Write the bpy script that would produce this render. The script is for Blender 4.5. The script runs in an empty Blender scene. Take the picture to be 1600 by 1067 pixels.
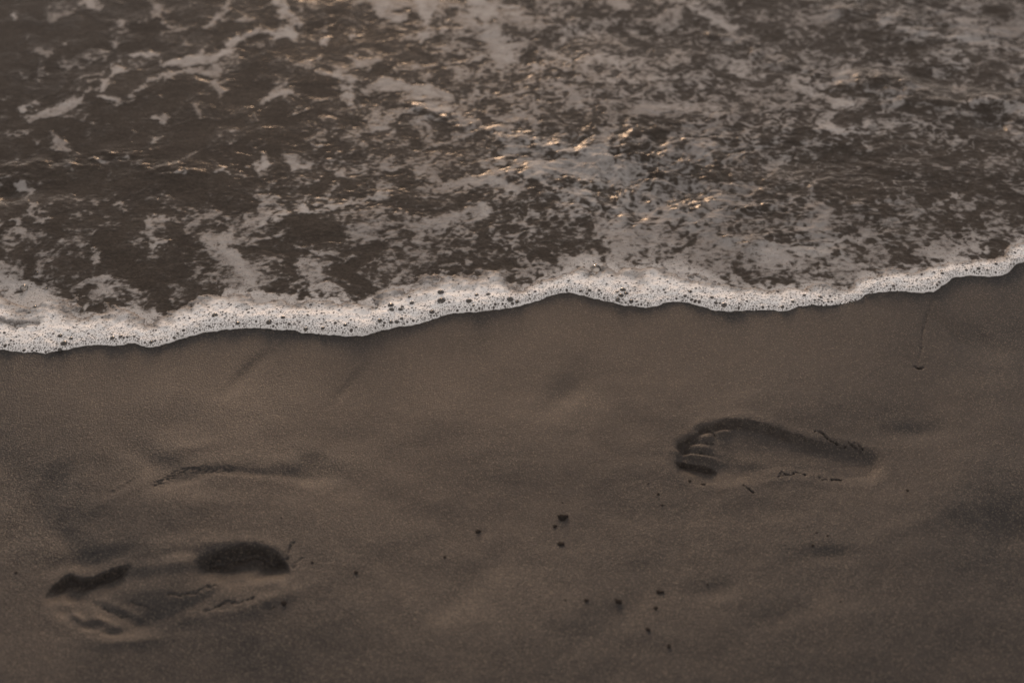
import bpy, bmesh, math, random
import numpy as np
from mathutils import Vector
sc = bpy.context.scene
C = sc.collection
R = math.radians
# ------------------------------------------------------------------ camera
CAM_H, PITCH, F = 1.25, R(42.0), 2222.0
cam = bpy.data.cameras.new('camera'); camo = bpy.data.objects.new('camera', cam); C.objects.link(camo)
camo.location = (0, 0, CAM_H); camo.rotation_euler = (R(90) - PITCH, 0, 0)
cam.lens = 50.0; cam.sensor_width = 36.0; cam.clip_start = 0.05; cam.clip_end = 2000
cam.dof.use_dof = True; cam.dof.focus_distance = 1.83; cam.dof.aperture_fstop = 2.9
sc.camera = camo
# ------------------------------------------------------------------ light
SUN_EL, SUN_AZ = R(9.5), R(-6)          # azimuth measured from +Y (out to sea) towards +X
w = bpy.data.worlds.new("World"); sc.world = w; w.use_nodes = True
nt = w.node_tree; nt.nodes.clear()
sky = nt.nodes.new('ShaderNodeTexSky'); sky.sky_type = 'NISHITA'; sky.sun_disc = False
sky.sun_elevation = SUN_EL; sky.sun_rotation = SUN_AZ; sky.dust_density = 1.5; sky.air_density = 1.0; sky.ozone_density = 0.6
hs = nt.nodes.new('ShaderNodeHueSaturation'); hs.inputs['Saturation'].default_value = 0.35
mxw = nt.nodes.new('ShaderNodeMix'); mxw.data_type = 'RGBA'; mxw.blend_type = 'MULTIPLY'; mxw.inputs['Factor'].default_value = 1.0
[q for q in mxw.inputs if q.name == 'B' and q.type == 'RGBA'][0].default_value = (1.0, 0.90, 0.86, 1)
bg = nt.nodes.new('ShaderNodeBackground'); bg.inputs['Strength'].default_value = 0.15
wo = nt.nodes.new('ShaderNodeOutputWorld')
nt.links.new(sky.outputs[0], hs.inputs['Color']); nt.links.new(hs.outputs[0], [q for q in mxw.inputs if q.name == 'A' and q.type == 'RGBA'][0])
ov = nt.nodes.new('ShaderNodeMix'); ov.data_type = 'RGBA'; ov.inputs['Factor'].default_value = 0.74      # thin even cloud over the clear sky
[q for q in ov.inputs if q.name == 'B' and q.type == 'RGBA'][0].default_value = (2.15, 1.98, 1.88, 1)
nt.links.new([q for q in mxw.outputs if q.type == 'RGBA'][0], [q for q in ov.inputs if q.name == 'A' and q.type == 'RGBA'][0]); nt.links.new([q for q in ov.outputs if q.type == 'RGBA'][0], bg.inputs['Color']); nt.links.new(bg.outputs[0], wo.inputs[0])
sl = bpy.data.lights.new('sun', 'SUN'); sl.energy = 0.75; sl.angle = R(14); sl.color = (1.0, 0.62, 0.36)
so = bpy.data.objects.new('sun', sl); C.objects.link(so)
sd = Vector((math.sin(SUN_AZ) * math.cos(SUN_EL), math.cos(SUN_AZ) * math.cos(SUN_EL), math.sin(SUN_EL)))
so.rotation_euler = sd.to_track_quat('Z', 'Y').to_euler()
vs = sc.view_settings; vs.view_transform = 'Standard'; vs.look = 'None'; vs.gamma = 1.0; vs.exposure = 0.92
try: vs.use_curve_mapping = False
except Exception: pass

# ------------------------------------------------------------------ maths
rng = np.random.default_rng(7); random.seed(7)
def G(u, v):                              # where a sight line of the photograph meets the beach
    u = np.asarray(u, float); v = np.asarray(v, float)
    a = (u - 800) / F; b = -(v - 533.5) / F
    cp, sp = math.cos(PITCH), math.sin(PITCH)
    dy = cp + b * sp; dz = -sp + b * cp
    t = -CAM_H / dz
    return a * t, dy * t
def GP(pts):
    x, y = G([p[0] for p in pts], [p[1] for p in pts]); return np.stack([x, y], 1)
def inv(x, y):                            # beach position -> map coordinates of the plan
    cp, sp = math.cos(PITCH), math.sin(PITCH)
    dep = y * cp + CAM_H * sp; up = y * sp - CAM_H * cp
    dep = np.maximum(dep, .2)
    return 800 + F * x / dep, 533.5 - F * up / dep
def h32(ix, iy, s):
    h = (ix.astype(np.int64) * 374761393 + iy.astype(np.int64) * 668265263 + s * 1442695041) & 0xffffffff
    h = ((h ^ (h >> 13)) * 1274126177) & 0xffffffff
    return (h ^ (h >> 16)) & 0xffffffff
def perlin(x, y, s=0):
    ix = np.floor(x); iy = np.floor(y); fx = x - ix; fy = y - iy
    u = fx * fx * fx * (fx * (fx * 6 - 15) + 10); v = fy * fy * fy * (fy * (fy * 6 - 15) + 10)
    def g(dx, dy):
        a = h32(ix + dx, iy + dy, s) * (2 * math.pi / 4294967296.0)
        return np.cos(a) * (fx - dx) + np.sin(a) * (fy - dy)
    return (g(0, 0) * (1 - u) + g(1, 0) * u) * (1 - v) + (g(0, 1) * (1 - u) + g(1, 1) * u) * v
def fbm(x, y, f, o=4, s=0, gain=.5):
    r = 0; a = 1; tot = 0
    for k in range(o):
        r = r + a * perlin(x * f + 13.7 * k, y * f + 7.3 * k, s + k); tot += a * a; a *= gain; f *= 2.03
    return r / (math.sqrt(tot) * 0.25)    # about unit variance
def worley(x, y, s=0):
    ix = np.floor(x); iy = np.floor(y)
    f1 = np.full(x.shape, 9.); f2 = np.full(x.shape, 9.)
    for dx in (-1, 0, 1):
        for dy in (-1, 0, 1):
            a = h32(ix + dx, iy + dy, s); b = h32(ix + dx, iy + dy, s + 99)
            d = np.hypot(ix + dx + a / 4294967296. - x, iy + dy + b / 4294967296. - y)
            f2 = np.where(d < f1, f1, np.minimum(f2, d)); f1 = np.minimum(f1, d)
    return f1, f2
def sstep(a, b, t):
    t = np.clip((t - a) / (b - a), 0, 1); return t * t * (3 - 2 * t)
def polydist(x, y, P, closed=False):
    d = np.full(x.shape, 1e9); n = len(P)
    for i in range(n if closed else n - 1):
        a = P[i]; b = P[(i + 1) % n]; e = b - a; L = max(e @ e, 1e-12)
        t = np.clip(((x - a[0]) * e[0] + (y - a[1]) * e[1]) / L, 0, 1)
        d = np.minimum(d, np.hypot(x - a[0] - t * e[0], y - a[1] - t * e[1]))
    return d
def inside(x, y, P):
    r = np.zeros(x.shape, bool); n = len(P)
    for i in range(n):
        a = P[i]; b = P[(i + 1) % n]
        if a[1] == b[1]: continue
        c = ((a[1] > y) != (b[1] > y)) & (x < (b[0] - a[0]) * (y - a[1]) / (b[1] - a[1]) + a[0])
        r ^= c
    return r
def smoothpoly(P, n=6, closed=True):      # Catmull-Rom
    out = []; N = len(P)
    rngi = range(N if closed else N - 1)
    for i in rngi:
        p0, p1, p2, p3 = (P[(i - 1) % N], P[i], P[(i + 1) % N], P[(i + 2) % N]) if closed else (P[max(i - 1, 0)], P[i], P[i + 1], P[min(i + 2, N - 1)])
        for k in range(n):
            t = k / n
            out.append(.5 * ((2 * p1) + (-p0 + p2) * t + (2 * p0 - 5 * p1 + 4 * p2 - p3) * t * t + (-p0 + 3 * p1 - 3 * p2 + p3) * t ** 3))
    if not closed: out.append(P[-1])
    return np.array(out)
def window(X, Y, P, pad):                 # slice of a tensor grid round some points
    xs = X[0]; ys = Y[:, 0]
    i0, i1 = np.searchsorted(xs, [P[:, 0].min() - pad, P[:, 0].max() + pad]); j0, j1 = np.searchsorted(ys, [P[:, 1].min() - pad, P[:, 1].max() + pad])
    return (slice(j0, j1 + 1), slice(i0, i1 + 1))
def axis(segs):                           # [(start, end, step), ...] increasing, then growing skirts
    out = []
    for a, b, st in segs:
        n = max(2, int(round((b - a) / st)) + 1); out += list(np.linspace(a, b, n)[:-1])
    out.append(segs[-1][1]); st = segs[-1][2]; v = out[-1]
    while v < 70: st *= 1.35; v += st; out.append(v)
    return out
def full_axis(segs, lo=-70):
    out = axis(segs); st = segs[0][2]; v = out[0]; pre = []
    while v > lo: st *= 1.35; v -= st; pre.append(v)
    return np.array(pre[::-1] + out)

# ------------------------------------------------------------------ objects
def tag(o, label=None, cat=None, group=None, kind=None):
    if label: o['label'] = label
    if cat: o['category'] = cat
    if group: o['group'] = group
    if kind: o['kind'] = kind
    return o
def mesh_np(name, V, Fq, mat, attrs=None, normals=None, parent=None):
    me = bpy.data.meshes.new(name)
    me.vertices.add(len(V)); me.vertices.foreach_set('co', np.ascontiguousarray(V, dtype=np.float32).ravel())
    me.loops.add(Fq.size); me.loops.foreach_set('vertex_index', np.ascontiguousarray(Fq, dtype=np.int32).ravel())
    me.polygons.add(len(Fq)); me.polygons.foreach_set('loop_start', np.arange(0, Fq.size, Fq.shape[1], dtype=np.int32))
    me.update(calc_edges=True)
    me.polygons.foreach_set('use_smooth', np.ones(len(Fq), dtype=bool))
    for k, a in (attrs or {}).items():
        at = me.attributes.new(k, 'FLOAT', 'POINT'); at.data.foreach_set('value', np.ascontiguousarray(a, dtype=np.float32))
    me.materials.append(mat)
    if normals is not None: me.normals_split_custom_set_from_vertices(normals.tolist())
    o = bpy.data.objects.new(name, me); C.objects.link(o)
    if parent: o.parent = parent
    return o
def quads(nj, ni):
    idx = np.arange(nj * ni).reshape(nj, ni)
    return np.stack([idx[:-1, :-1], idx[:-1, 1:], idx[1:, 1:], idx[1:, :-1]], -1)
def subset(V, Fq, keep, attrs, normals=None):
    f = Fq[keep]; u, invi = np.unique(f, return_inverse=True)
    return V[u], invi.reshape(f.shape), {k: a[u] for k, a in attrs.items()}, (normals[u] if normals is not None else None)

# ------------------------------------------------------------------ materials
def newmat(name):
    m = bpy.data.materials.new(name); m.use_nodes = True; t = m.node_tree
    return m, t, t.nodes['Principled BSDF']
def N(t, typ, **kw):
    n = t.nodes.new(typ)
    for k, v in kw.items():
        if k.startswith('i_'): n.inputs[k[2:].replace('_', ' ')].default_value = v
        else: setattr(n, k, v)
    return n
def mix(t, fac, a, b, bt='MIX'):
    n = N(t, 'ShaderNodeMix', data_type='RGBA', blend_type=bt)
    for key, v in (('Factor', fac), ('A', a), ('B', b)):
        s = n.inputs[key]
        if key != 'Factor': s = [q for q in n.inputs if q.name == key and q.type == 'RGBA'][0]
        if hasattr(v, 'links'): t.links.new(v, s)
        else: s.default_value = v if key == 'Factor' else (*v, 1)
    return [q for q in n.outputs if q.type == 'RGBA'][0]
def math_(t, op, a, b=0.0, c=None, clamp=False):
    n = N(t, 'ShaderNodeMath', operation=op, use_clamp=clamp)
    for i, v in enumerate((a, b) if c is None else (a, b, c)):
        if hasattr(v, 'links'): t.links.new(v, n.inputs[i])
        else: n.inputs[i].default_value = v
    return n.outputs[0]
def ramp(t, src, a, b, lo=0., hi=1.):
    n = N(t, 'ShaderNodeMapRange', interpolation_type='SMOOTHSTEP')
    for k, v in (('Value', src), ('From Min', a), ('From Max', b), ('To Min', lo), ('To Max', hi)):
        if hasattr(v, 'links'): t.links.new(v, n.inputs[k])
        else: n.inputs[k].default_value = v
    return n.outputs['Result']
def noise(t, vec, scale, detail=2., rough=.5):
    n = N(t, 'ShaderNodeTexNoise'); n.inputs['Scale'].default_value = scale; n.inputs['Detail'].default_value = detail; n.inputs['Roughness'].default_value = rough
    t.links.new(vec, n.inputs['Vector']); return n.outputs[0]
def voro(t, vec, scale, out='Distance'):
    n = N(t, 'ShaderNodeTexVoronoi'); n.inputs['Scale'].default_value = scale; t.links.new(vec, n.inputs['Vector']); return n
def attr(t, name): return N(t, 'ShaderNodeAttribute', attribute_name=name).outputs['Fac']
def pos(t): return N(t, 'ShaderNodeNewGeometry').outputs['Position']
def bump(t, h, dist, strength=1., prev=None):
    n = N(t, 'ShaderNodeBump'); n.inputs['Distance'].default_value = dist; n.inputs['Strength'].default_value = strength
    t.links.new(h, n.inputs['Height'])
    if prev is not None: t.links.new(prev, n.inputs['Normal'])
    return n.outputs[0]

# sand: fine dark volcanic grains, damp
SAND, t, b = newmat('damp_sand'); p = pos(t)
g1 = voro(t, p, 880); g2 = noise(t, p, 480, 3, .7); big = noise(t, p, 7, 4, .55); mid = noise(t, p, 60, 3, .6)
col = mix(t, ramp(t, big, .35, .65), (.053, .0405, .0325), (.071, .054, .0425))
col = mix(t, ramp(t, attr(t, 'damp_vignette'), 0, 1), col, (.0130, .0108, .0100))
cellv = N(t, 'ShaderNodeSeparateColor'); t.links.new(g1.outputs['Color'], cellv.inputs[0])
col = mix(t, ramp(t, cellv.outputs[0], .74, 1.0, 0, .68), col, (.175, .14, .105))
col = mix(t, ramp(t, cellv.outputs[1], .72, .95, 0, .65), col, (.025, .020, .018))
col = mix(t, ramp(t, mid, .3, .7, 0, .25), col, (.06, .05, .044))
t.links.new(col, b.inputs['Base Color'])
b.inputs['Specular IOR Level'].default_value = .35
t.links.new(ramp(t, attr(t, 'damp_vignette'), 0, 1, .62, .48), b.inputs['Roughness'])
n1 = bump(t, mid, .0003); n2 = bump(t, g2, .0011, 1, n1); n3 = bump(t, g1.outputs['Distance'], .0004, .6, n2)
t.links.new(n3, b.inputs['Normal'])

# water: shallow swash, opaque with stirred-up sand
def wcol(t, p):
    mp = N(t, 'ShaderNodeMapping'); mp.inputs['Scale'].default_value = (.6, 1.25, 1); t.links.new(p, mp.inputs['Vector']); q = mp.outputs[0]
    a1 = noise(t, q, 14, 5, .6); a2 = noise(t, q, 150, 5, .7); a3 = noise(t, q, 420, 3, .6)
    col = mix(t, ramp(t, a1, .35, .65), (.058, .048, .040), (.076, .063, .052))
    col = mix(t, ramp(t, a2, .45, .75, 0, .6), col, (.130, .107, .090))
    return mix(t, ramp(t, a3, .35, .6, .55, 0), col, (.030, .0245, .021)), a2, a3
WATER, t, b = newmat('turbid_swash_water'); p = pos(t)
col, a2, a3 = wcol(t, p)
t.links.new(col, b.inputs['Base Color'])
b.inputs['IOR'].default_value = 1.33; b.inputs['Specular IOR Level'].default_value = .055; b.inputs['Roughness'].default_value = .14
nn = bump(t, a2, .0004, .8); nn = bump(t, a3, .0002, .8, nn); t.links.new(nn, b.inputs['Normal'])

# foam: attributes thick 0..1, dots 0..1 (how bubbly), hole 0..1 (clear bubble over wet sand)
FOAM, t, b = newmat('sea_foam'); p = pos(t)
vA = voro(t, p, 430); vB = voro(t, p, 230); vC = voro(t, p, 900)
def dots(vn, lo, hi, dens):
    s = N(t, 'ShaderNodeSeparateColor'); t.links.new(vn.outputs['Color'], s.inputs[0])
    pick = math_(t, 'LESS_THAN', s.outputs[0], dens)
    rad = math_(t, 'MULTIPLY_ADD', s.outputs[1], hi - lo, lo)
    d = math_(t, 'SUBTRACT', rad, vn.outputs['Distance'])
    return math_(t, 'MULTIPLY', ramp(t, d, -.04, .10), pick)
dn = attr(t, 'dots'); th = attr(t, 'thick'); ho = attr(t, 'hole')
dA = dots(vA, .12, .36, math_(t, 'MULTIPLY', dn, .75)); dB = dots(vB, .12, .34, math_(t, 'MULTIPLY', dn, .38)); dC = dots(vC, .15, .42, math_(t, 'MULTIPLY', dn, .9))
dd = math_(t, 'MAXIMUM', dA, dB); dall = math_(t, 'MAXIMUM', dd, math_(t, 'MULTIPLY', dC, .45))
lum = noise(t, p, 220, 3, .6); lm2 = noise(t, p, 35, 4, .6)
thn = math_(t, 'ADD', th, math_(t, 'MULTIPLY', math_(t, 'SUBTRACT', lm2, .5), .25), clamp=True)
fcol = mix(t, thn, (.090, .073, .062), (.93, .90, .875))
mat_ = attr(t, 'cover'); mq = N(t, 'ShaderNodeMapping'); mq.inputs['Scale'].default_value = (.75, 1.2, 1); t.links.new(p, mq.inputs['Vector'])
wisp = noise(t, mq.outputs[0], 180, 5, .72); wisp2 = noise(t, mq.outputs[0], 55, 5, .62)
cv = math_(t, 'ADD', mat_, math_(t, 'ADD', math_(t, 'MULTIPLY', math_(t, 'SUBTRACT', wisp, .5), 2.9), math_(t, 'MULTIPLY', math_(t, 'SUBTRACT', wisp2, .5), 2.2)))
cvr = ramp(t, cv, -.50, 1.25)
wc, _a, _b = wcol(t, p)
col = mix(t, cvr, wc, fcol)
col = mix(t, math_(t, 'MULTIPLY', math_(t, 'MULTIPLY', ramp(t, lum, .40, .7, 0, .34), cvr), math_(t, 'SUBTRACT', 1.1, thn)), col, (.30, .26, .235), 'MIX')
col = mix(t, math_(t, 'MULTIPLY', dall, .85), col, (.085, .065, .052))
col = mix(t, math_(t, 'MULTIPLY', ho, .93), col, (.060, .045, .036))
t.links.new(col, b.inputs['Base Color']); b.inputs['Specular IOR Level'].default_value = .055; t.links.new(ramp(t, cvr, 0, 1, .15, .6), b.inputs['Roughness'])
b.inputs['Subsurface Scale'].default_value = .004; b.inputs['Subsurface Radius'].default_value = (1, 1, 1); t.links.new(ramp(t, thn, .5, .9, 0, .6), b.inputs['Subsurface Weight'])
hgt = math_(t, 'SUBTRACT', lum, math_(t, 'MULTIPLY', dd, 1.2))
nb = bump(t, math_(t, 'MULTIPLY', lm2, thn), .0016, .5); nb = bump(t, hgt, .0006, .8, nb); nt_ = N(t, 'ShaderNodeMix', data_type='VECTOR'); gN = bump(t, _a, .0004, .8)
t.links.new(ramp(t, cvr, .2, .8), nt_.inputs['Factor']); t.links.new(gN, [q for q in nt_.inputs if q.name == 'A' and q.type == 'VECTOR'][0]); t.links.new(nb, [q for q in nt_.inputs if q.name == 'B' and q.type == 'VECTOR'][0]); nb = [q for q in nt_.outputs if q.type == 'VECTOR'][0]; t.links.new(nb, b.inputs['Normal'])

# clear film of a single bubble
FILM, t, b = newmat('bubble_film')
tr = N(t, 'ShaderNodeBsdfTransparent'); tr.inputs[0].default_value = (.93, .92, .90, 1)
gl = N(t, 'ShaderNodeBsdfGlossy'); gl.inputs['Roughness'].default_value = .04
fr = N(t, 'ShaderNodeFresnel'); fr.inputs['IOR'].default_value = 1.5
ms = N(t, 'ShaderNodeMixShader'); t.links.new(math_(t, 'MULTIPLY', fr.outputs[0], 1.3, clamp=True), ms.inputs[0]); t.links.new(tr.outputs[0], ms.inputs[1]); t.links.new(gl.outputs[0], ms.inputs[2])
t.links.new(ms.outputs[0], t.nodes['Material Output'].inputs['Surface'])

PEB, t, b = newmat('dark_wet_pebble'); p = pos(t)
t.links.new(mix(t, noise(t, p, 500, 3), (.014, .011, .0095), (.034, .027, .023)), b.inputs['Base Color']); b.inputs['Roughness'].default_value = .85; b.inputs['Specular IOR Level'].default_value = .1
t.links.new(bump(t, noise(t, p, 700, 2), .0006), b.inputs['Normal'])

# ------------------------------------------------------------------ plan of the shore
SH = [(0,547),(30,550),(60,552),(87,550),(111,545),(130,541),(150,539),(180,540),(204,536),(222,540),(240,542),(261,536),(288,527),(324,518),(348,514),(400,511),(430,514),(460,515),(478,519),(520,522),(565,523),(592,516),(616,511),(655,505),(700,491),(745,487),(800,481),(839,471),(860,463),(887,458),(914,463),(941,470),(968,476),(992,480),(1022,480),(1040,474),(1055,472),(1076,474),(1100,480),(1118,486),(1160,486),(1200,486),(1227,487),(1254,480),(1299,479),(1329,475),(1344,470),(1356,460),(1377,457),(1404,455),(1434,457),(1458,454),(1476,444),(1494,432),(1530,431),(1554,431),(1575,425),(1587,413),(1600,408)]
INN = [(0,446),(60,450),(129,481),(180,478),(210,487),(255,491),(300,475),(324,457),(400,459),(460,463),(520,461),(568,470),(610,457),(655,436),(700,430),(778,436),(800,447),(860,431),(899,416),(929,412),(980,422),(1040,416),(1100,430),(1145,446),(1200,452),(1260,446),(1320,449),(1341,437),(1380,424),(1422,420),(1458,412),(1500,412),(1530,414),(1560,404),(1584,386),(1600,368)]
SHw = smoothpoly(GP(SH), 5, False); INw = smoothpoly(GP(INN), 5, False)
def extend(x, P, s):
    y = np.interp(x, P[:, 0], P[:, 1]); out = np.maximum(np.maximum(P[0, 0] - x, x - P[-1, 0]), 0)
    wob = .035 * fbm(x, x * 0 + s, 3.0, 3, s); e0 = np.interp(np.clip(x, P[0, 0], P[-1, 0]), [P[0, 0], P[-1, 0]], [0, 0])
    return y + np.clip(out, 0, 3) * np.where(x > 0, .30, -.10) + wob * sstep(0, .12, out)
def shore(x): return extend(x, SHw, 3) + .0009 * fbm(x, x * 0 + 5, 70, 3, 11)
def inner(x): return np.maximum(extend(x, INw, 3), shore(x) + .035)

# ------------------------------------------------------------------ sand with its relief
xs = full_axis([(-1.6, -.72, .006), (-.72, .16, .0013), (.16, .52, .0008), (.52, .72, .0013), (.72, 1.6, .006)])
ys = full_axis([(.40, .82, .006), (.82, 1.07, .0013), (1.07, 1.20, .0008), (1.20, 1.53, .0014), (1.53, 2.2, .02)])
X, Y = np.meshgrid(xs, ys)
Z = .0035 * fbm(X, Y, 3.2, 2, 21) + .0004 * fbm(X, Y, 16, 2, 22) + .00005 * fbm(X, Y, 90, 3, 23)
Z *= .25 + .75 * sstep(.02, .22, shore(X) - Y)
def ell(cu, cv, lu, lv, ang, amp, pw=1.0):   # soft mound / dip: centre, half sizes along and across, angle, height
    c = GP([(cu, cv)])[0]; s = GP([(cu - 50, cv), (cu + 50, cv), (cu, cv - 50), (cu, cv + 50)])
    kx = (s[1, 0] - s[0, 0]) / 100; ky = (s[2, 1] - s[3, 1]) / 100
    a = R(ang); dx = np.array([math.cos(a) * kx, math.sin(a) * ky]); dyv = np.array([-math.sin(a) * kx, math.cos(a) * ky])
    P = np.array([c]); W = window(X, Y, P, 3.2 * max(lu * np.hypot(*dx), lv * np.hypot(*dyv)))
    x = X[W] - c[0]; y = Y[W] - c[1]
    M = np.array([dx, dyv]).T; Mi = np.linalg.inv(M)
    p_ = Mi[0, 0] * x + Mi[0, 1] * y; q_ = Mi[1, 0] * x + Mi[1, 1] * y
    Z[W] += amp * np.exp(-np.power((p_ / lu) ** 2 + (q_ / lv) ** 2, pw))
def groove(pts, wd, amp, soft=1.0, jit=.0):
    P = smoothpoly(GP(pts), 4, False); W = window(X, Y, P, wd * 4)
    jx = jit * fbm(X[W], Y[W], 120, 2, 31); jy = jit * fbm(X[W], Y[W], 120, 2, 37)
    d = polydist(X[W] + jx, Y[W] + jy, P); Z[W] += amp * np.clip(.75 + .55 * fbm(X[W], Y[W], 260, 2, 39), .1, 1.6) * np.exp(-(d / (wd * .8)) ** 2 * soft)
def axis_y(P, x): return np.interp(x, [P[:, 0].min(), P[:, 0].max()], [P[np.argmin(P[:, 0]), 1], P[np.argmax(P[:, 0]), 1]])
def pressed(outline, deep, wall_far, wall_near, seed, lo_near=.4, soft=None):
    P = smoothpoly(GP(outline), 5); W = window(X, Y, P, .05)
    x, y = X[W] + .0012 * fbm(X[W], Y[W], 45, 3, seed), Y[W] + .0012 * fbm(X[W], Y[W], 45, 3, seed + 5)
    d = polydist(x, y, P, True); ins = inside(x, y, P); sdv = np.where(ins, d, -d)
    cy = P[:, 1].mean(); f = sstep(-.03, .03, y - np.interp(x, [P[:, 0].min(), P[:, 0].max()], [P[np.argmin(P[:, 0]), 1], P[np.argmax(P[:, 0]), 1]]))
    wl = wall_near + (wall_far - wall_near) * f
    if soft: uw, _v = inv(x, y); wl = wl + (soft[2] - wl) * sstep(soft[0], soft[1], uw)
    tilt = lo_near + (1 - lo_near) * sstep(-.022, .028, y - axis_y(P, x))
    Z[W] += -deep * tilt * sstep(-.002, 1, sdv / wl) + .0005 * np.exp(-((sdv + .007) / .006) ** 2)
    return P
def scarp(pts, depth, steep, fall, s_):     # undercut far wall: sharp at its top, easing out towards the viewer's side
    P = smoothpoly(GP(pts), 5, False); W = window(X, Y, P, .06); x, y = X[W], Y[W]
    ye = np.interp(x, P[:, 0], P[:, 1]) + .0010 * fbm(x, y, 70, 4, s_, .6); L = P[-1, 0] - P[0, 0]; q = (x - P[0, 0]) / L
    T = sstep(-.02, .16, q) * sstep(1.03, .82, q); d = ye - y
    Z[W] -= depth * T * sstep(0, steep, d) * np.exp(-np.maximum(d - steep, 0) / (fall * (1 + .25 * fbm(x, y, 30, 2, s_ + 3))))
FP1 = [(1052,719),(1057,732),(1073,744),(1094,749),(1131,750),(1162,752),(1187,746),(1219,741),(1266,743),(1312,750),(1350,752),(1372,744),(1381,726),(1372,708),(1347,697),(1312,691),(1275,688),(1244,679),(1203,667),(1169,660),(1140,658),(1116,662),(1100,667),(1088,676),(1072,683),(1058,690),(1060,705)]
FP2 = [(75,923),(84,907),(106,894),(130,899),(157,891),(200,881),(245,871),(297,871),(325,864),(350,861),(378,854),(406,855),(430,865),(447,879),(452,895),(436,913),(406,934),(360,948),(315,957),(273,965),(259,979),(227,991),(175,995),(140,988),(115,974),(87,960),(79,941)]
P1 = pressed(FP1, .0047, .0042, .020, 41, .34, (1220, 1320, .014))
P2 = pressed(FP2, .0034, .022, .034, 47, .6)
scarp([(1108,663),(1122,660),(1140,657),(1169,659),(1203,666),(1244,678),(1275,687),(1300,690)], .0030, .0022, .0070, 201)
scarp([(1054,716),(1072,718),(1095,722),(1112,727),(1122,733)], .0070, .0025, .0130, 205)
scarp([(70,925),(84,908),(106,893),(130,898),(157,891),(180,885),(207,880)], .0110, .0060, .0150, 209)
scarp([(308,874),(325,868),(345,862),(378,853),(406,853),(430,863),(447,876),(454,889)], .0140, .0090, .0160, 213)
# right print: toes, ball, heel, outer wall
for a in [(1068,698,9,8,0,-.0055,1.3),(1080,686,9,5,10,-.0035,1.3),(1097,671,11,5,10,-.0030,1.3),(1128,665,14,5,5,-.0024,1.3),
          (1094,697,19,6,-6,.0050,1.3),(1103,682,14,7,8,.0046,1.3),(1092,711,30,4.5,-12,.0050,1.1),(1120,690,18,9,0,.0012,1),(1131,674,15,5.5,5,.0036,1.3),(1118,706,20,8,0,.0018,1),
          (1150,735,40,14,-5,-.0018,1.2),(1225,718,60,20,-4,.0022,1),(1335,712,38,24,-15,-.0020,1.2),
          (1120,762,60,9,-5,.0006,1)]: ell(*a)
groove([(1272,673),(1285,675),(1293,684),(1306,690),(1314,695),(1322,694)], .0011, -.0045, 1, .0006)
groove([(1326,688),(1335,694),(1345,702)], .0010, -.0030, 1, .0006)
groove([(1330,692),(1338,690),(1350,700)], .0010, -.0030, 1, .0006)
groove([(1217,743),(1226,740),(1240,738),(1248,737),(1258,741)], .0012, -.0024, 1, .0014)
groove([(1222,736),(1232,742)], .0010, -.0020, 1, .0011); groove([(1276,742),(1290,747)], .0010, -.0018, 1, .0011)
groove([(1300,746),(1314,748)], .0018, -.0050, 1, .0006)
groove([(1161,755),(1170,762),(1178,768)], .0009, -.0030, 1, .0004)
groove([(1080,690),(1095,690),(1114,691)], .0012, -.0016, 1, .0004); groove([(1066,703),(1090,705),(1116,709)], .0016, -.0012, 1, .0004)
groove([(1104,668),(1112,673),(1118,681)], .0009, -.0022, 1, .0004)
# left print: deep heel, deep big toe, ridge between, small toes
for a in [(392,882,50,18,-8,-.0040,1.1),(275,905,44,30,0,.0055,1),(225,925,60,18,-12,.0022,1),(262,886,50,12,4,.0034,1.1),(330,925,60,20,15,.0014,1),
          (100,952,14,9,-20,-.0024,1.3),(142,978,15,7,-10,-.0024,1.3),(176,987,15,6,0,-.0024,1.3),(235,968,36,12,25,-.0026,1.2),(120,962,14,5,-30,.0022,1),(160,968,18,5,-20,.0020,1),(185,957,45,6,-22,-.0009,1),
          (180,945,60,6,-22,.0009,1),(300,945,40,9,24,-.0018,1.1),(220,1000,80,9,4,.0012,1),(420,942,50,11,24,.0018,1),(150,870,80,14,12,-.0022,1),(250,855,120,14,0,.0020,1)]: ell(*a)
groove([(265,932),(285,933),(305,928),(325,920),(338,918)], .0017, -.00175, 1, .0008)
groove([(318,957),(340,951),(356,943),(370,945),(385,942),(398,937)], .0015, -.00175, 1, .0008)
groove([(318,871),(330,870),(340,866)], .0020, -.00200, 1, .001); groove([(318,882),(332,880)], .0018, -.00175, 1, .001)
groove([(448,878),(452,860),(460,848)], .0020, -.00150, 1, .0006); groove([(458,888),(470,874)], .0016, -.00110, 1, .0005)
groove([(160,946),(185,958),(205,963)], .0018, -.00125, 1, .001); groove([(205,940),(222,945),(238,950)], .0018, -.00125, 1, .001)
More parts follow.
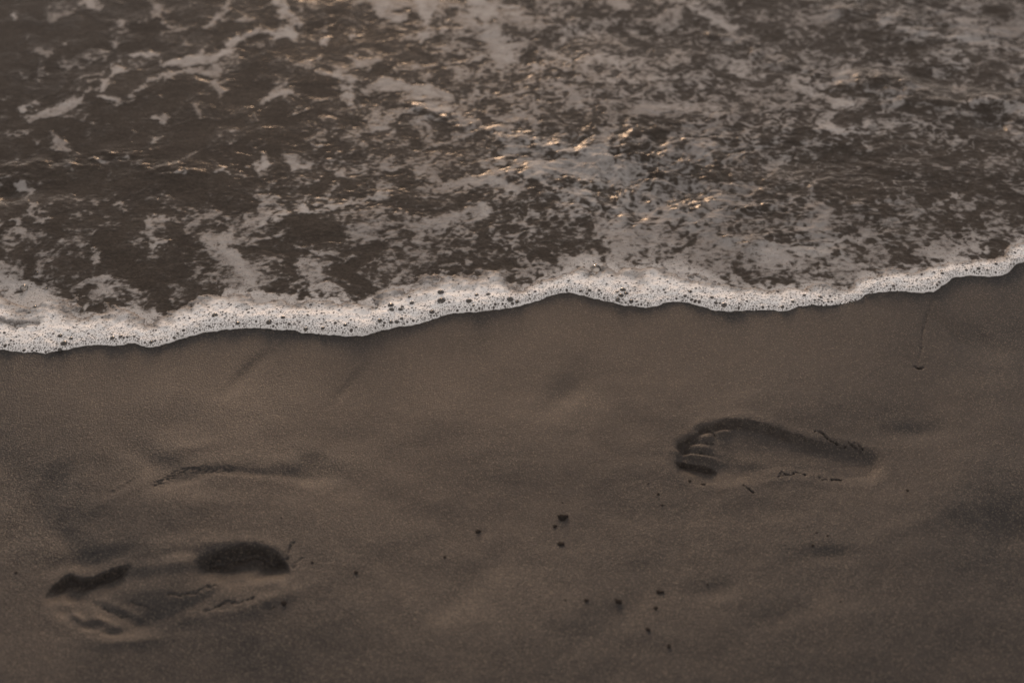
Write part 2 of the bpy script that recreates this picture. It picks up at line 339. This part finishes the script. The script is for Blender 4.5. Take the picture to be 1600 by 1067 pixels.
# older marks, washed smooth
for a in [(300,752,40,9,15,-.0034,1.1),(395,743,50,6,-2,-.0022,1),(468,745,30,10,-10,-.0032,1),(495,730,34,22,-20,-.0065,1.2),(250,730,55,16,-25,-.0045,1),(400,724,110,12,0,.0014,1),(330,790,150,16,0,.0018,1),(190,775,50,9,25,.0015,1),
          (55,790,60,26,68,-.0075,1),(110,850,60,20,-35,-.0060,1),(30,740,40,22,60,-.0030,1),(380,585,42,12,55,-.0045,1),(410,560,20,9,35,-.0025,1),(545,600,40,9,52,-.0028,1),(270,660,60,16,80,-.0030,1),
          (290,705,50,12,10,.0030,1),(890,610,70,22,40,-.0045,1),(905,660,40,22,60,-.0025,1),(1432,672,45,14,0,-.0050,1),(1300,866,34,12,0,-.0050,1),(1115,922,36,16,10,-.0040,1),(1460,500,18,30,60,-.0030,1),
          (1505,530,30,12,-50,-.0035,1),(1540,535,26,14,-40,-.0030,1),(740,910,60,22,45,-.0020,1),(690,950,60,18,40,-.0016,1),(950,970,80,26,30,-.0035,1),(1585,830,30,40,80,-.0060,1),(1230,960,60,18,20,-.0030,1),
          (1330,960,90,20,10,.0020,1),(1430,820,90,14,20,.0022,1),(1160,800,120,18,5,-.0022,1),(620,760,120,20,-20,.0022,1),(760,830,14,7,0,-.0010,1)]: ell(*a[:5], a[5] * .5, a[6])
groove([(246,760),(262,752),(278,744),(300,740),(360,741)], .0065, -.0011, 1, .0002); groove([(175,768),(195,758),(215,745)], .003, .0005, 1, .0006)
groove([(1462,462),(1450,490),(1442,520),(1440,545),(1434,560)],   .0030, -.0006); groove([(1430,570),(1437,573),(1444,570)], .0022, -.0016)
# beach keeps its level, sinks slowly out to sea beneath the water and rises inland
ysh = shore(X)
Z -= .010 * sstep(.0, .05, Y - ysh) + np.clip(Y - ysh - .05, 0, 40) * .02
Z += np.clip(.7 - Y, 0, 70) * .03
damp_vignette = .55 * np.exp(-np.clip(ysh - Y, 0, 9) / .012) * (Y < ysh + .02) + .35
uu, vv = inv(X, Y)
bright = np.exp(-(((uu - 850) / 600) ** 2 + ((vv - 590) / 190) ** 2))       # lens vignette painted into the sand colour: centre lighter, edges darker
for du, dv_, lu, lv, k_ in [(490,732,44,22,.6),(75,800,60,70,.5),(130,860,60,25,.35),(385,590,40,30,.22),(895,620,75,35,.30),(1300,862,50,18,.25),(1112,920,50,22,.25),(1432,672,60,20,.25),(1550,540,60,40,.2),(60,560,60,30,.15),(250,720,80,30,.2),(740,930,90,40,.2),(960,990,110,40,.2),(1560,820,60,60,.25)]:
    damp_vignette += 1.35 * k_ * np.exp(-(((uu - du + 8 * fbm(X, Y, 20, 2, 63)) / lu) ** 2 + ((vv - dv_) / lv) ** 2))      # soft darker smudges, mostly over the shallow dips
damp_vignette = np.clip(damp_vignette + .39 - .62 * bright + .10 * fbm(X, Y, 5, 3, 61), 0, 1)
V = np.stack([X, Y, Z], -1).reshape(-1, 3); Q = quads(len(ys), len(xs)).reshape(-1, 4)
gx = np.gradient(Z, xs, axis=1); gy = np.gradient(Z, ys, axis=0)
NRM = np.stack([-gx, -gy, np.ones_like(Z)], -1).reshape(-1, 3); NRM /= np.linalg.norm(NRM, axis=1)[:, None]
fx = V[Q, 0].mean(1); fy = V[Q, 1].mean(1)
fid = np.zeros(len(Q), int)
def mark(P, val, grow=0.0, only=None):
    bb = (fx > P[:, 0].min() - .02) & (fx < P[:, 0].max() + .02) & (fy > P[:, 1].min() - .02) & (fy < P[:, 1].max() + .02)
    i = np.nonzero(bb)[0]; m = inside(fx[i], fy[i], P)
    if grow: m |= polydist(fx[i], fy[i], P, True) < grow
    if only is not None: m &= np.isin(fid[i], only)
    fid[i[m]] = val
mark(P1, 1, .004); mark(P2, 2, .004)
def oval(cu, cv, lu, lv, ang):
    a = R(ang); return GP([(cu + lu * math.cos(k) * math.cos(a) + lv * math.sin(k) * math.sin(a), cv - lu * math.cos(k) * math.sin(a) + lv * math.sin(k) * math.cos(a)) for k in np.linspace(0, 2 * math.pi, 24)[:-1]])
TOES1 = [(1086,733,33,12,-10),(1069,699,11,10,0),(1085,688,13,7,-10),(1102,675,13,8,-10),(1132,669,15,8,5)]
TOES2 = [(112,913,36,17,15),(100,952,16,10,-20),(142,978,16,9,-10),(176,987,16,8,0)]
for k, a in enumerate(TOES1): mark(oval(*a), 11 + k, 0, [1])
for k, a in enumerate(TOES2): mark(oval(*a), 21 + k, 0, [2])
mark(oval(1335, 722, 48, 40, -8), 18, 0, [1]); mark(oval(388, 892, 72, 50, 10), 28, 0, [2])
A = {'damp_vignette': damp_vignette.ravel()}
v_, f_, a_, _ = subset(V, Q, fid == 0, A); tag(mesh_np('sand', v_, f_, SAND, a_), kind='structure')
def patch(name, val, parent=None, label=None):
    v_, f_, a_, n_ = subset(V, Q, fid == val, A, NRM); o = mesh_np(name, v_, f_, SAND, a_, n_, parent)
    if label: o['label'] = label
    return o
f1 = patch('footprint', 1); tag(f1, 'crisp bare right footprint with five clear toe marks and cracked rims, nearer the foam', 'footprint', 'footprints in the sand')
f2 = patch('footprint', 2); tag(f2, 'deep blurred left footprint with sunken heel and squashed toes, farther from the foam', 'footprint', 'footprints in the sand')
patch('toe_print', 11, f1, 'deep dark big toe mark')
for k in range(12, 16): patch('toe_print', k, f1)
patch('heel_print', 18, f1)
patch('toe_print', 21, f2, 'deep dark big toe mark')
for k in range(22, 25): patch('toe_print', k, f2)
patch('heel_print', 28, f2, 'deeply sunken dark heel mark')
def sand_z(x, y):
    i = np.clip(np.searchsorted(xs, x), 0, len(xs) - 1); j = np.clip(np.searchsorted(ys, y), 0, len(ys) - 1); return Z[j, i]

# ------------------------------------------------------------------ water surface
def wl(pts): return smoothpoly(GP(pts), 4, False)
RIDGES = [(wl([(670,168),(740,196),(800,216),(860,236),(930,247),(980,236),(1020,222)]), .020, .006),
          (wl([(930,247),(970,275),(1010,302),(1060,335),(1110,368),(1160,392),(1220,400)]), .024, .006),
          (wl([(1330,150),(1400,150),(1460,172),(1500,176),(1550,160),(1610,190),(1660,200)]), .030, .012),
          (wl([(-60,300),(10,288),(60,280),(150,268),(220,262),(280,275)]), .030, .005),
          (wl([(1180,330),(1260,320),(1360,335),(1420,345)]), .022, .004),
          (wl([(1290,30),(1380,40),(1450,55),(1540,62),(1620,80)]), .035, .008),
          (wl([(1100,60),(1180,85),(1260,100),(1300,130),(1420,150)]), .022, .005),
          (wl([(1000,330),(1080,352),(1160,330),(1240,345),(1290,395)]), .016, .004)]
DIPS = [(1270,255,80,26,-.008),(1555,195,36,16,-.010),(1070,300,32,14,-.009),(1010,330,36,14,-.006),(15,305,30,14,-.008),(90,300,60,20,-.003),(1010,270,40,16,-.006),(1480,130,60,20,-.006),(60,455,70,22,-.003)]
def water_z(x, y, fine=True):
    z = .0016 + .006 * sstep(0, .30, y - shore(x)) + np.clip(y - 1.9, 0, 40) * .004
    amp = sstep(.02, .35, y - shore(x))
    # rough water to the right of the meeting line
    u, v = inv(x, y); rough = np.exp(-(((u - 1080) / 230) ** 2 + ((v - 290) / 90) ** 2)) + .5 * sstep(1150, 1450, u) + .12 + .3 * sstep(240, 400, v)
    wx = x + .02 * fbm(x, y, 6, 2, 71); wy = y + .02 * fbm(x, y, 6, 2, 72)
    z = z + amp * ((.0006 + .0006 * sstep(500, 900, u)) * fbm(wx * .7, wy, 5, 2, 73) + .0009 * rough * fbm(wx * .7, wy * 1.2, 18, 3, 74) + .0028 * np.exp(-(((u - 1010) / 170) ** 2 + ((v - 290) / 70) ** 2)) * fbm(x, wy, 30, 4, 70) + .0003 * (.0 + rough) * fbm(x * .8, y * 1.3, 48, 3, 75))
    for P, wd, h in RIDGES:
        m = (x > P[:, 0].min() - .12) & (x < P[:, 0].max() + .12) & (y > P[:, 1].min() - .12) & (y < P[:, 1].max() + .12)
        if not m.any(): continue
        xx, yy = wx[m] + .006 * fbm(x[m], y[m], 25, 2, 76), wy[m] + .006 * fbm(x[m], y[m], 25, 2, 77)
        e_ = np.exp(-(polydist(xx, yy, P) / wd) ** 1.6); z[m] += .45 * h * (.75 + .35 * fbm(x[m], y[m], 20, 2, 78)) * e_ + .0007 * e_ * fbm(x[m] * .7 + wx[m] * .0, y[m] * 1.1, 52, 4, 79)
    for cu, cv, lu, lv, a in DIPS:
        c = GP([(cu, cv)])[0]; s = GP([(cu - lu, cv), (cu + lu, cv), (cu, cv - lv), (cu, cv + lv)])
        z = z + a * np.exp(-(((x - c[0]) / (s[1, 0] - s[0, 0]) * 2) ** 2 + ((y - c[1]) / (s[2, 1] - s[3, 1]) * 2) ** 2))
    return z
wxs = full_axis([(-2., -1.05, .005), (-1.05, 1.05, .0015), (1.05, 2., .005)])
wys = full_axis([(1.30, 1.95, .0014), (1.95, 2.45, .0019), (2.45, 3.2, .006)], 1.2)
wys = wys[wys > 1.15]
WX, WY = np.meshgrid(wxs, wys); WZ = water_z(WX, WY)
d_sh = WY - shore(WX)
wz_out = np.where(d_sh < .004, -.02, WZ)
WQ = quads(len(wys), len(wxs)).reshape(-1, 4)
fd = d_sh.ravel()[WQ].max(1)
WV = np.stack([WX, WY, WZ - .0012 - .012 * (1 - sstep(-.002, .012, d_sh))], -1).reshape(-1, 3)
v_, f_, _, _ = subset(WV, WQ, fd > .001, {}); tag(mesh_np('water', v_, f_, WATER), kind='structure')

# ------------------------------------------------------------------ floating foam
CUY = [0, 70, 140, 210, 280, 350, 420, 490]
COV = np.array([[.10,.30,.25,.22,.30,.25,.50,.75,.45,.55,.50,.62,.35,.60,.35,.40,.45],
 [.15,.18,.30,.35,.30,.18,.30,.50,.70,.50,.50,.50,.40,.25,.30,.40,.55],
 [.20,.30,.25,.15,.15,.30,.50,.60,.50,.60,.62,.50,.50,.50,.35,.25,.30],
 [.15,.22,.10,.20,.15,.28,.45,.55,.60,.50,.55,.60,.50,.35,.28,.35,.35],
 [.30,.12,.18,.12,.25,.35,.48,.55,.60,.68,.60,.55,.40,.10,.22,.22,.25],
 [.42,.28,.30,.42,.45,.42,.42,.55,.48,.55,.72,.70,.60,.52,.40,.32,.20],
 [.62,.36,.12,.25,.52,.45,.35,.50,.50,.75,.82,.75,.62,.45,.55,.45,.50],
 [.85,.60,.50,.60,.65,.62,.62,.75,.8,.9,.9,.8,.7,.6,.6,.5,.5]])
def cover(u, v):
    a = np.clip(u / 100, 0, 15.999); b_ = np.clip(v / 70, 0, 6.999); i = a.astype(int); j = b_.astype(int); fa = a - i; fb = b_ - j
    return (COV[j, i] * (1 - fa) + COV[j, i + 1] * fa) * (1 - fb) + (COV[j + 1, i] * (1 - fa) + COV[j + 1, i + 1] * fa) * fb
STR = [([(50,195),(100,176),(135,152),(155,146),(185,107)],11,1.7),([(160,160),(190,166),(230,140),(270,120),(330,120),(340,145)],9,1.7),([(265,106),(320,98),(345,92),(370,70),(405,56),(460,62)],13,2.1),
 ([(205,95),(235,92)],14,2.0),([(430,-10),(440,15),(455,34)],13,1.9),([(465,42),(495,52),(530,42)],7,1.4),([(225,-5),(245,10),(252,38),(275,45)],12,1.5),([(115,-5),(140,8),(150,22)],15,1.9),([(362,8),(342,35),(325,50)],8,1.6),
 ([(510,118),(560,128),(620,150),(680,172),(740,195),(800,214),(860,234),(930,245),(1010,225)],10,.8),([(590,-5),(600,20),(620,36)],13,1.8),([(740,-5),(765,50),(790,95)],22,1.4),([(740,12),(800,22)],14,1.5),([(660,10),(668,50),(655,75)],8,1.4),
 ([(950,-5),(975,20)],13,1.8),([(1050,-5),(1080,18),(1140,50)],14,1.5),([(930,247),(970,275),(1010,302),(1060,340),(1110,372)],12,.5),([(1240,130),(1270,150),(1320,170)],10,1.3),([(1285,205),(1345,215)],9,1.4),
 ([(1500,176),(1545,163),(1600,185)],9,1.4),([(1380,45),(1440,62),(1540,70),(1600,90)],9,1.2),([(440,342),(480,334),(520,332),(560,318),(600,310)],9,1.5),([(680,355),(720,340),(760,330)],14,1.5),([(700,300),(760,290),(800,300)],10,1.0),
 ([(30,290),(45,310),(60,350)],9,1.7),([(0,360),(20,352),(40,370)],6,1.5),([(145,395),(155,410)],11,1.6),([(150,440),(175,455)],8,1.4),([(185,325),(205,338)],8,1.3),([(235,385),(265,380)],6,1.4),([(240,345),(285,352)],6,1.2),([(410,165),(440,150),(460,175)],9,1.3),
 ([(330,375),(370,420),(400,440)],16,1.3),([(500,120),(545,130),(540,165)],12,1.2),([(1000,330),(1080,350),(1130,345)],9,1.1),([(1130,380),(1220,390),(1290,398)],10,1.4),([(1300,380),(1350,375)],8,1.4),([(1440,395),(1530,390)],9,1.5),([(1490,310),(1495,312)],10,1.8),
 ([(900,100),(940,130),(1010,130)],14,.9),([(1000,180),(1080,170),(1140,190)],12,.8),([(100,232),(80,222),(60,230)],13,1.6),([(38,178),(46,180)],9,1.7),([(85,72),(105,76)],8,1.6),([(180,52),(190,42)],8,1.6),([(24,38),(26,28)],6,1.4),([(60,135),(68,96),(60,100)],6,1.2),([(300,160),(318,152)],10,1.4),([(338,162),(352,150)],8,1.5),([(425,160),(440,150),(455,150)],11,1.7),([(455,185),(475,178)],9,1.5),([(405,190),(420,178)],7,1.4),([(508,74),(514,66)],9,1.8),([(600,132),(650,145),(695,155)],13,1.5),([(618,38),(632,30)],11,1.7),([(590,18),(600,36)],8,1.5),([(640,68),(690,56)],9,1.3),([(395,270),(412,256)],8,1.6),([(340,276),(365,270)],6,1.4),([(282,278),(296,284)],9,1.6),([(495,232),(510,230)],8,1.5),([(0,158),(10,160)],7,1.5),([(20,215),(50,212)],5,1.2),([(150,255),(230,256)],5,1.1),([(240,190),(250,195)],5,1.4),([(330,105),(345,118)],9,1.2),([(465,105),(495,100)],10,1.4),([(555,92),(560,110)],8,1.4),([(545,65),(560,62)],6,1.4),([(230,240),(245,225)],10,1.4),([(30,178),(45,180)],8,1.5),([(60,-5),(20,25)],5,.8),([(820,290),(850,260),(900,262)],12,1.0)]
def foam_field(x, y):
    u, v = inv(x, y)
    wxx = x + .014 * fbm(x, y, 14, 3, 81); wyy = y + .014 * fbm(x, y, 14, 3, 82)
    n1 = fbm(wxx * .85, wyy, 20, 6, 83, .62)
    c = np.clip(cover(u, v) + .13 * sstep(1100, 1300, u) - .02 * sstep(620, 380, u) * sstep(330, 230, v), .02, .93)
    f1_, f2_ = worley(wxx * 22 + .35 * fbm(x, y, 40, 2, 84), wyy * 26 + .35 * fbm(x, y, 40, 2, 85), 3)
    lace = (.32 - (f2_ - f1_)) * 4.0 + .4 * fbm(x, y, 60, 3, 86)
    kl = .10 + sstep(450, 850, u) * .40
    n = (n1 * (1 - kl) + lace * kl) / math.sqrt((1 - kl) ** 2 .__float__() + .0) if False else n1 * (1 - kl) + lace * kl
    fine = fbm(x * .8, y * 1.2, 120, 3, 87)
    m = n / .92 + (.18 + .18 * sstep(120, 330, v)) * fine + np.log(c / (1 - c)) / 1.2 - .25
    return m, wxx, wyy
m_, wxx, wyy = foam_field(WX, WY)
m_ -= .55 * np.exp(-((WX * 0 + 1))) * 0
for pts, wd, a in STR:
    P = wl(pts); k = .72e-3 * wd * 1.15; W = window(WX, WY, P, k * 4 + .03)
    wq = .0055 * fbm(WX[W], WY[W], 38, 4, 95, .6); wr = .0055 * fbm(WX[W], WY[W], 38, 4, 96, .6); d = polydist(WX[W] + wq, WY[W] + wr, P); m_[W] += a * 1.45 * np.exp(-(d / k) ** 2)
wfin = inner(WX)
near = sstep(-.02, .05, d_sh - .0)
m_ = m_ + 2.2 * (1 - sstep(-.030, .010, WY - wfin + .010 * fbm(WX, WY, 22, 4, 91)))
thk = np.clip(.20 + .06 * m_, .05, .36)
uW, vW = inv(WX, WY)
thk *= .9 + .12 * fbm(WX, WY, 5, 2, 92)
thk = np.clip(thk + .22 * np.exp(-np.clip(WY - wfin, 0, 9) / .012) * (m_ > 0), 0, 1)
FZ = WZ - .0012 + .0001 + np.clip((m_ + 1.1) * .0003, -.0012, .0005) + .00008 * fbm(WX, WY, 150, 2, 93) * (m_ > 0)
fh = m_.ravel()[WQ].max(1) > -1.15
ff = fh & (d_sh.ravel()[WQ].min(1) > .012) & (np.abs(WX).ravel()[WQ].max(1) < 12) & (WY.ravel()[WQ].max(1) < 12)
FV = np.stack([WX, WY, FZ], -1).reshape(-1, 3)
dots_f = np.clip(.15 + .9 * np.exp(-np.clip(WY - wfin, 0, 9) / .05), 0, 1) * sstep(.1, .8, m_)
v_, f_, a_, _ = subset(FV, WQ, ff, {'thick': thk.ravel(), 'dots': dots_f.ravel(), 'hole': np.zeros(WX.size), 'cover': m_.ravel()})
tag(mesh_np('floating_foam', v_, f_, FOAM, a_), 'thin broken lace of beige foam drifting on the brown water', 'floating foam', kind='stuff')

# ------------------------------------------------------------------ thick foam at the edge of the swash
bx = np.concatenate([np.linspace(-1.9, -.75, 400)[:-1], np.arange(-.75, .75, .00062), np.linspace(.75, 1.9, 400)])
bd = np.concatenate([np.array([-.0012, -.0004]), np.arange(0, .03, .0006), np.arange(.03, .19, .0009)])
BX, BD = np.meshgrid(bx, bd); SHY = shore(bx)
sl_ = np.gradient(SHY, bx); nx = -sl_ / np.hypot(1, sl_); ny = 1 / np.hypot(1, sl_)
k_s = np.ones(9) / 9
nfade = sstep(.03, .0, BD) * 0
BYw = SHY[None, :] + BD * 1.0
BXw = BX
INY = inner(bx)[None, :] - SHY[None, :]
tt = BD / INY
rag = fbm(BXw, BYw, 22, 5, 101, .6)
mB = (1.0 - tt) * 4.0 + .55 * rag - .1
uB, vB = inv(BXw, BYw)
# thin windows in the foam, far left
for cu, cv, lu, lv, a in [(55,470,30,9,3.2),(25,508,26,7,2.6),(15,440,40,12,1.5),(1010,405,16,9,1.5),(215,478,20,8,1.2),(70,462,40,10,1.2)]:
    mB -= a * np.exp(-(((uB - cu + 14 * rag) / lu) ** 2 + ((vB - cv + 3 * rag) / lv) ** 2))
lip = np.clip(BD / .0085, 0, 1); bead = np.sqrt(np.clip(1 - (1 - lip) ** 2, 0, 1))
var = 1 + .25 * fbm(bx, bx * 0, 12, 3, 103)[None, :]
hB = .0042 * var * bead * (1 - .55 * sstep(.1, .9, tt)) + .0008 * fbm(BXw, BYw, 45, 3, 104) * bead
wzB = water_z(BXw, BYw) - .0012
base = np.where(BD < .012, -.0005, wzB); base = -.0008 + (wzB + .0008) * sstep(.0, .02, BD)
kf = sstep(-.2, .9, mB)
zB = base + (hB + .0006) * kf - .0012 * (1 - sstep(-.35, 0, mB))
zB = np.where(BD < 0, -.004, zB)
thB = np.clip(.20 + .80 * sstep(.0, 2.2, mB) , 0, 1)
thB = thB * (1 - .25 * sstep(.35, 1.0, tt))
dtB = np.clip(.35 + .5 * np.exp(-BD / .010) + .9 * sstep(260, 80, uB) * sstep(.010, .03, BD) + .25 * fbm(BXw, BYw, 9, 2, 105), 0.12, 1)
hole = np.zeros_like(BX)
BUB = []
def px_of(u, v, d):                        # bubble from plan: place and diameter
    c = GP([(u, v)])[0]; BUB.append((c[0], c[1], d * .5 * .00078, True))
named = [(931,423,18),(973,458,12),(964,462,8),(978,463,9),(970,467,11),(38,451,14),(101,540,13),(94,548,8),(95,529,9),(112,533,8),(689,461,13),(690,474,16),(611,482,12),(733,475,12),(797,472,13),(675,490,11),(626,487,9),(644,477,9),(612,489,10),
         (620,506,8),(611,507,8),(594,507,9),(628,502,7),(588,485,7),(640,468,7),(745,466,8),(763,464,9),(740,483,6),(808,475,8),(1131,481,11),(1118,477,8),(1112,470,8),(965,472,9),(986,474,9),(1281,468,9),(1256,466,7),(1222,483,8),(1238,475,7),(337,498,11),(372,508,8),(421,507,11),(443,502,9),(478,516,9),(505,516,8),(237,538,7),
         (335,500,8),(540,513,8),(1471,431,8),(1528,423,8),(1555,417,7),(1322,402,8),(1395,451,7),(1078,460,8),(1070,466,7),(907,458,7),(921,459,8),(936,459,7),(177,533,9),(190,531,8),(58,430,7),(72,452,7),(55,482,6),(47,491,6)]
for a in named: px_of(*a)
NAMED = len(BUB)
tries = 0; cell = {}
def clash(x, y, r):
    kx, ky = int(x / .008), int(y / .008)
    for i in range(kx - 1, kx + 2):
        for j in range(ky - 1, ky + 2):
            for (a, b_, rr) in cell.get((i, j), ()):
                if (a - x) ** 2 + (b_ - y) ** 2 < (r + rr) ** 2 * .85: return True
    return False
def put(x, y, r): cell.setdefault((int(x / .008), int(y / .008)), []).append((x, y, r))
for x, y, r, _ in BUB: put(x, y, r)
for k in range(24000):
    x = random.uniform(-1.0, 1.0); e = random.random()
    d = abs(random.gauss(.0035, .003)) + .0012 if e < .5 else (random.expovariate(1 / .016) + .003)
    if d > .10: continue
    y = float(np.interp(x, bx, SHY)) + d
    r = min(.0029, .0007 + random.expovariate(1 / (.00072 if d < .009 else .00036)))
    if d < r * .9: continue
    if clash(x, y, r): continue
    put(x, y, r); BUB.append((x, y, r, False))
for x, y, r, nm in BUB:
    i0, i1 = np.searchsorted(bx, [x - 2.2 * r, x + 2.2 * r]); d0 = y - float(np.interp(x, bx, SHY))
    sld = abs(float(np.interp(x, bx, sl_)))
    j0, j1 = np.searchsorted(bd, [d0 - (2.2 + 2.2 * sld) * r, d0 + (2.2 + 2.2 * sld) * r])
    if i1 <= i0 or j1 <= j0: continue
    W = (slice(j0, j1), slice(i0, i1)); q = np.hypot(BXw[W] - x, BYw[W] - y) / r
    kk = sstep(1.0, .72, q); hole[W] = np.maximum(hole[W], kk * (.95 if r > .0014 else .75))
    zB[W] += -.55 * r * sstep(.98, .3, q) * kf[W] + .22 * r * np.exp(-((q - 1.08) / .2) ** 2) * kf[W]
zB = np.where(BD < 0, -.004, zB)
BQ = quads(len(bd), len(bx)).reshape(-1, 4)
BV = np.stack([BXw, BYw, zB], -1).reshape(-1, 3)
kp = mB.ravel()[BQ].max(1) > -.4
v_, f_, a_, _ = subset(BV, BQ, kp, {'thick': thB.ravel(), 'dots': dtB.ravel(), 'hole': hole.ravel(), 'cover': (mB * 1.3 + .5).ravel()})
tag(mesh_np('foam_edge', v_, f_, FOAM, a_), 'thick white bubbly band of foam along the front edge of the wave on the sand', 'foam', kind='stuff')

# ------------------------------------------------------------------ single clear bubbles sitting in the foam
def dome_mesh(name):
    bm = bmesh.new(); nr, nsg = 7, 18; rings = []
    for i in range(nr):
        th_ = (math.pi * .56) * i / (nr - 1)
        if i == 0: rings.append([bm.verts.new((0, 0, 1))]); continue
        rings.append([bm.verts.new((math.sin(th_) * math.cos(2 * math.pi * k / nsg), math.sin(th_) * math.sin(2 * math.pi * k / nsg), math.cos(th_))) for k in range(nsg)])
    for k in range(nsg): bm.faces.new((rings[0][0], rings[1][k], rings[1][(k + 1) % nsg]))
    for i in range(1, nr - 1):
        for k in range(nsg): bm.faces.new((rings[i][k], rings[i + 1][k], rings[i + 1][(k + 1) % nsg], rings[i][(k + 1) % nsg]))
    for f in bm.faces: f.smooth = True
    me = bpy.data.meshes.new(name); bm.to_mesh(me); bm.free(); me.materials.append(FILM); return me
dome = dome_mesh('bubble')
LAB = {0: 'largest clear bubble, an oval dark hollow on the crest of the foam', 1: 'upper clear bubble of the close cluster right of the oval hollow', 4: 'lowest clear bubble of the close cluster right of the oval hollow',
       5: 'big round bubble with a white ring on thin foam at the far left', 6: 'largest bubble on the front lip of the foam at the far left', 10: 'upper of two big frothy bubbles stacked in the middle of the foam band',
       11: 'lower of two big frothy bubbles stacked in the middle of the foam band', 12: 'frothy bubble left of the two big stacked ones', 13: 'round bubble midway between the stacked pair and the foam crest', 14: 'dark round bubble on the lip where the foam climbs to its crest',
       29: 'largest bubble on the front lip to the right of the foam crest'}
for i in range(NAMED):
    x, y, r, _ = BUB[i]; o = bpy.data.objects.new('bubble', dome); C.objects.link(o)
    jx = int(np.clip(np.searchsorted(bx, x), 0, len(bx) - 1)); jd = int(np.clip(np.searchsorted(bd, y - SHY[jx]), 0, len(bd) - 1))
    o.location = (x, y, float(zB[jd, jx]) + .35 * r); o.scale = (r, r, r * .8)
    if i in LAB: tag(o, LAB[i], 'bubble')
    else: tag(o, 'small clear round bubble set in the white foam band', 'bubble', 'small bubbles in the foam band')

# ------------------------------------------------------------------ grit and pebbles on the sand
def pebble(u, v, a, b_, ang, label, cat='pebble', group=None):
    c = GP([(u, v)])[0]; bm = bmesh.new(); bmesh.ops.create_icosphere(bm, subdivisions=3, radius=1)
    s = random.random() * 50
    for q in bm.verts:
        n_ = q.co.normalized(); k = 1 + .22 * math.sin(2.3 * n_.x + s) * math.cos(3.1 * n_.y + s) + .12 * math.sin(6 * n_.z + 5 * n_.x + s) + .07 * math.sin(11 * n_.y + s * 3)
        q.co = n_ * k
    for f in bm.faces: f.smooth = True
    me = bpy.data.meshes.new('pebble'); bm.to_mesh(me); bm.free(); me.materials.append(PEB)
    o = bpy.data.objects.new('pebble', me); C.objects.link(o)
    kk = .00043; ra, rb = a * .5 * kk * 1.15, b_ * .5 * kk * 1.4 * 1.15
    o.scale = (ra, rb, min(ra, rb) * .4); o.rotation_euler = (random.uniform(-.2, .2), random.uniform(-.2, .2), R(ang))
    o.location = (c[0], c[1], float(sand_z(c[0], c[1])) + .1 * o.scale[2]); tag(o, label, cat, group)
pebble(880,806,24,13,25,'biggest dark pebble, long and tilted, on bare sand between the two footprints')
pebble(867,820,10,6,10,'small dark pebble touching the lower left of the biggest one')
pebble(876,847,16,8,-20,'flat dark pebble a little below the biggest one')
pebble(966,936,17,9,-22,'dark oblong pebble in the middle of the bottom sand, left of a flat one')
pebble(1032,919,17,7,0,'flat dark pebble right of the oblong one in the bottom sand')
pebble(1025,946,9,7,0,'small pebble just under the flat dark pebble in the bottom sand')
pebble(1013,980,9,9,30,'round dark pebble below the flat one near the bottom of the sand')
pebble(1046,1006,8,8,0,'lowest round pebble, nearest the bottom edge of the sand')
pebble(916,937,11,6,0,'small dark pebble to the left of the oblong pebble')
pebble(747,828,12,8,0,'lone faint pebble left of the biggest dark pebble')
pebble(444,945,12,9,10,'dark pebble just outside the heel rim of the deep left footprint')
pebble(556,895,9,7,0,'lone pebble on sand right of the deep left footprint')
pebble(1099,753,11,5,-10,'dark crumb on the near rim under the big toe mark')
pebble(1078,748,8,5,0,'smaller dark crumb at the tip of the big toe mark')
pebble(1437,572,13,5,0,'dark sliver at the foot of the thin groove in the sand below the right foam')
pebble(1418,766,7,5,0,'small pebble right of the heel of the crisp footprint')
for u, v, d in [(1013,752,4),(1029,768,7),(1035,785,6),(879,783,4),(695,868,7),(883,938,5),(1276,832,5),(1293,837,5),(1270,852,7),(1262,822,3),(1313,941,5),(1106,910,5),(428,951,5),(24,891,7),(488,880,6),(440,811,4)]:
    pebble(u, v, d * 1.1, d * .65, random.uniform(0, 180), 'tiny dark speck of grit lying on the bare sand', 'grit', 'specks of grit on the sand')
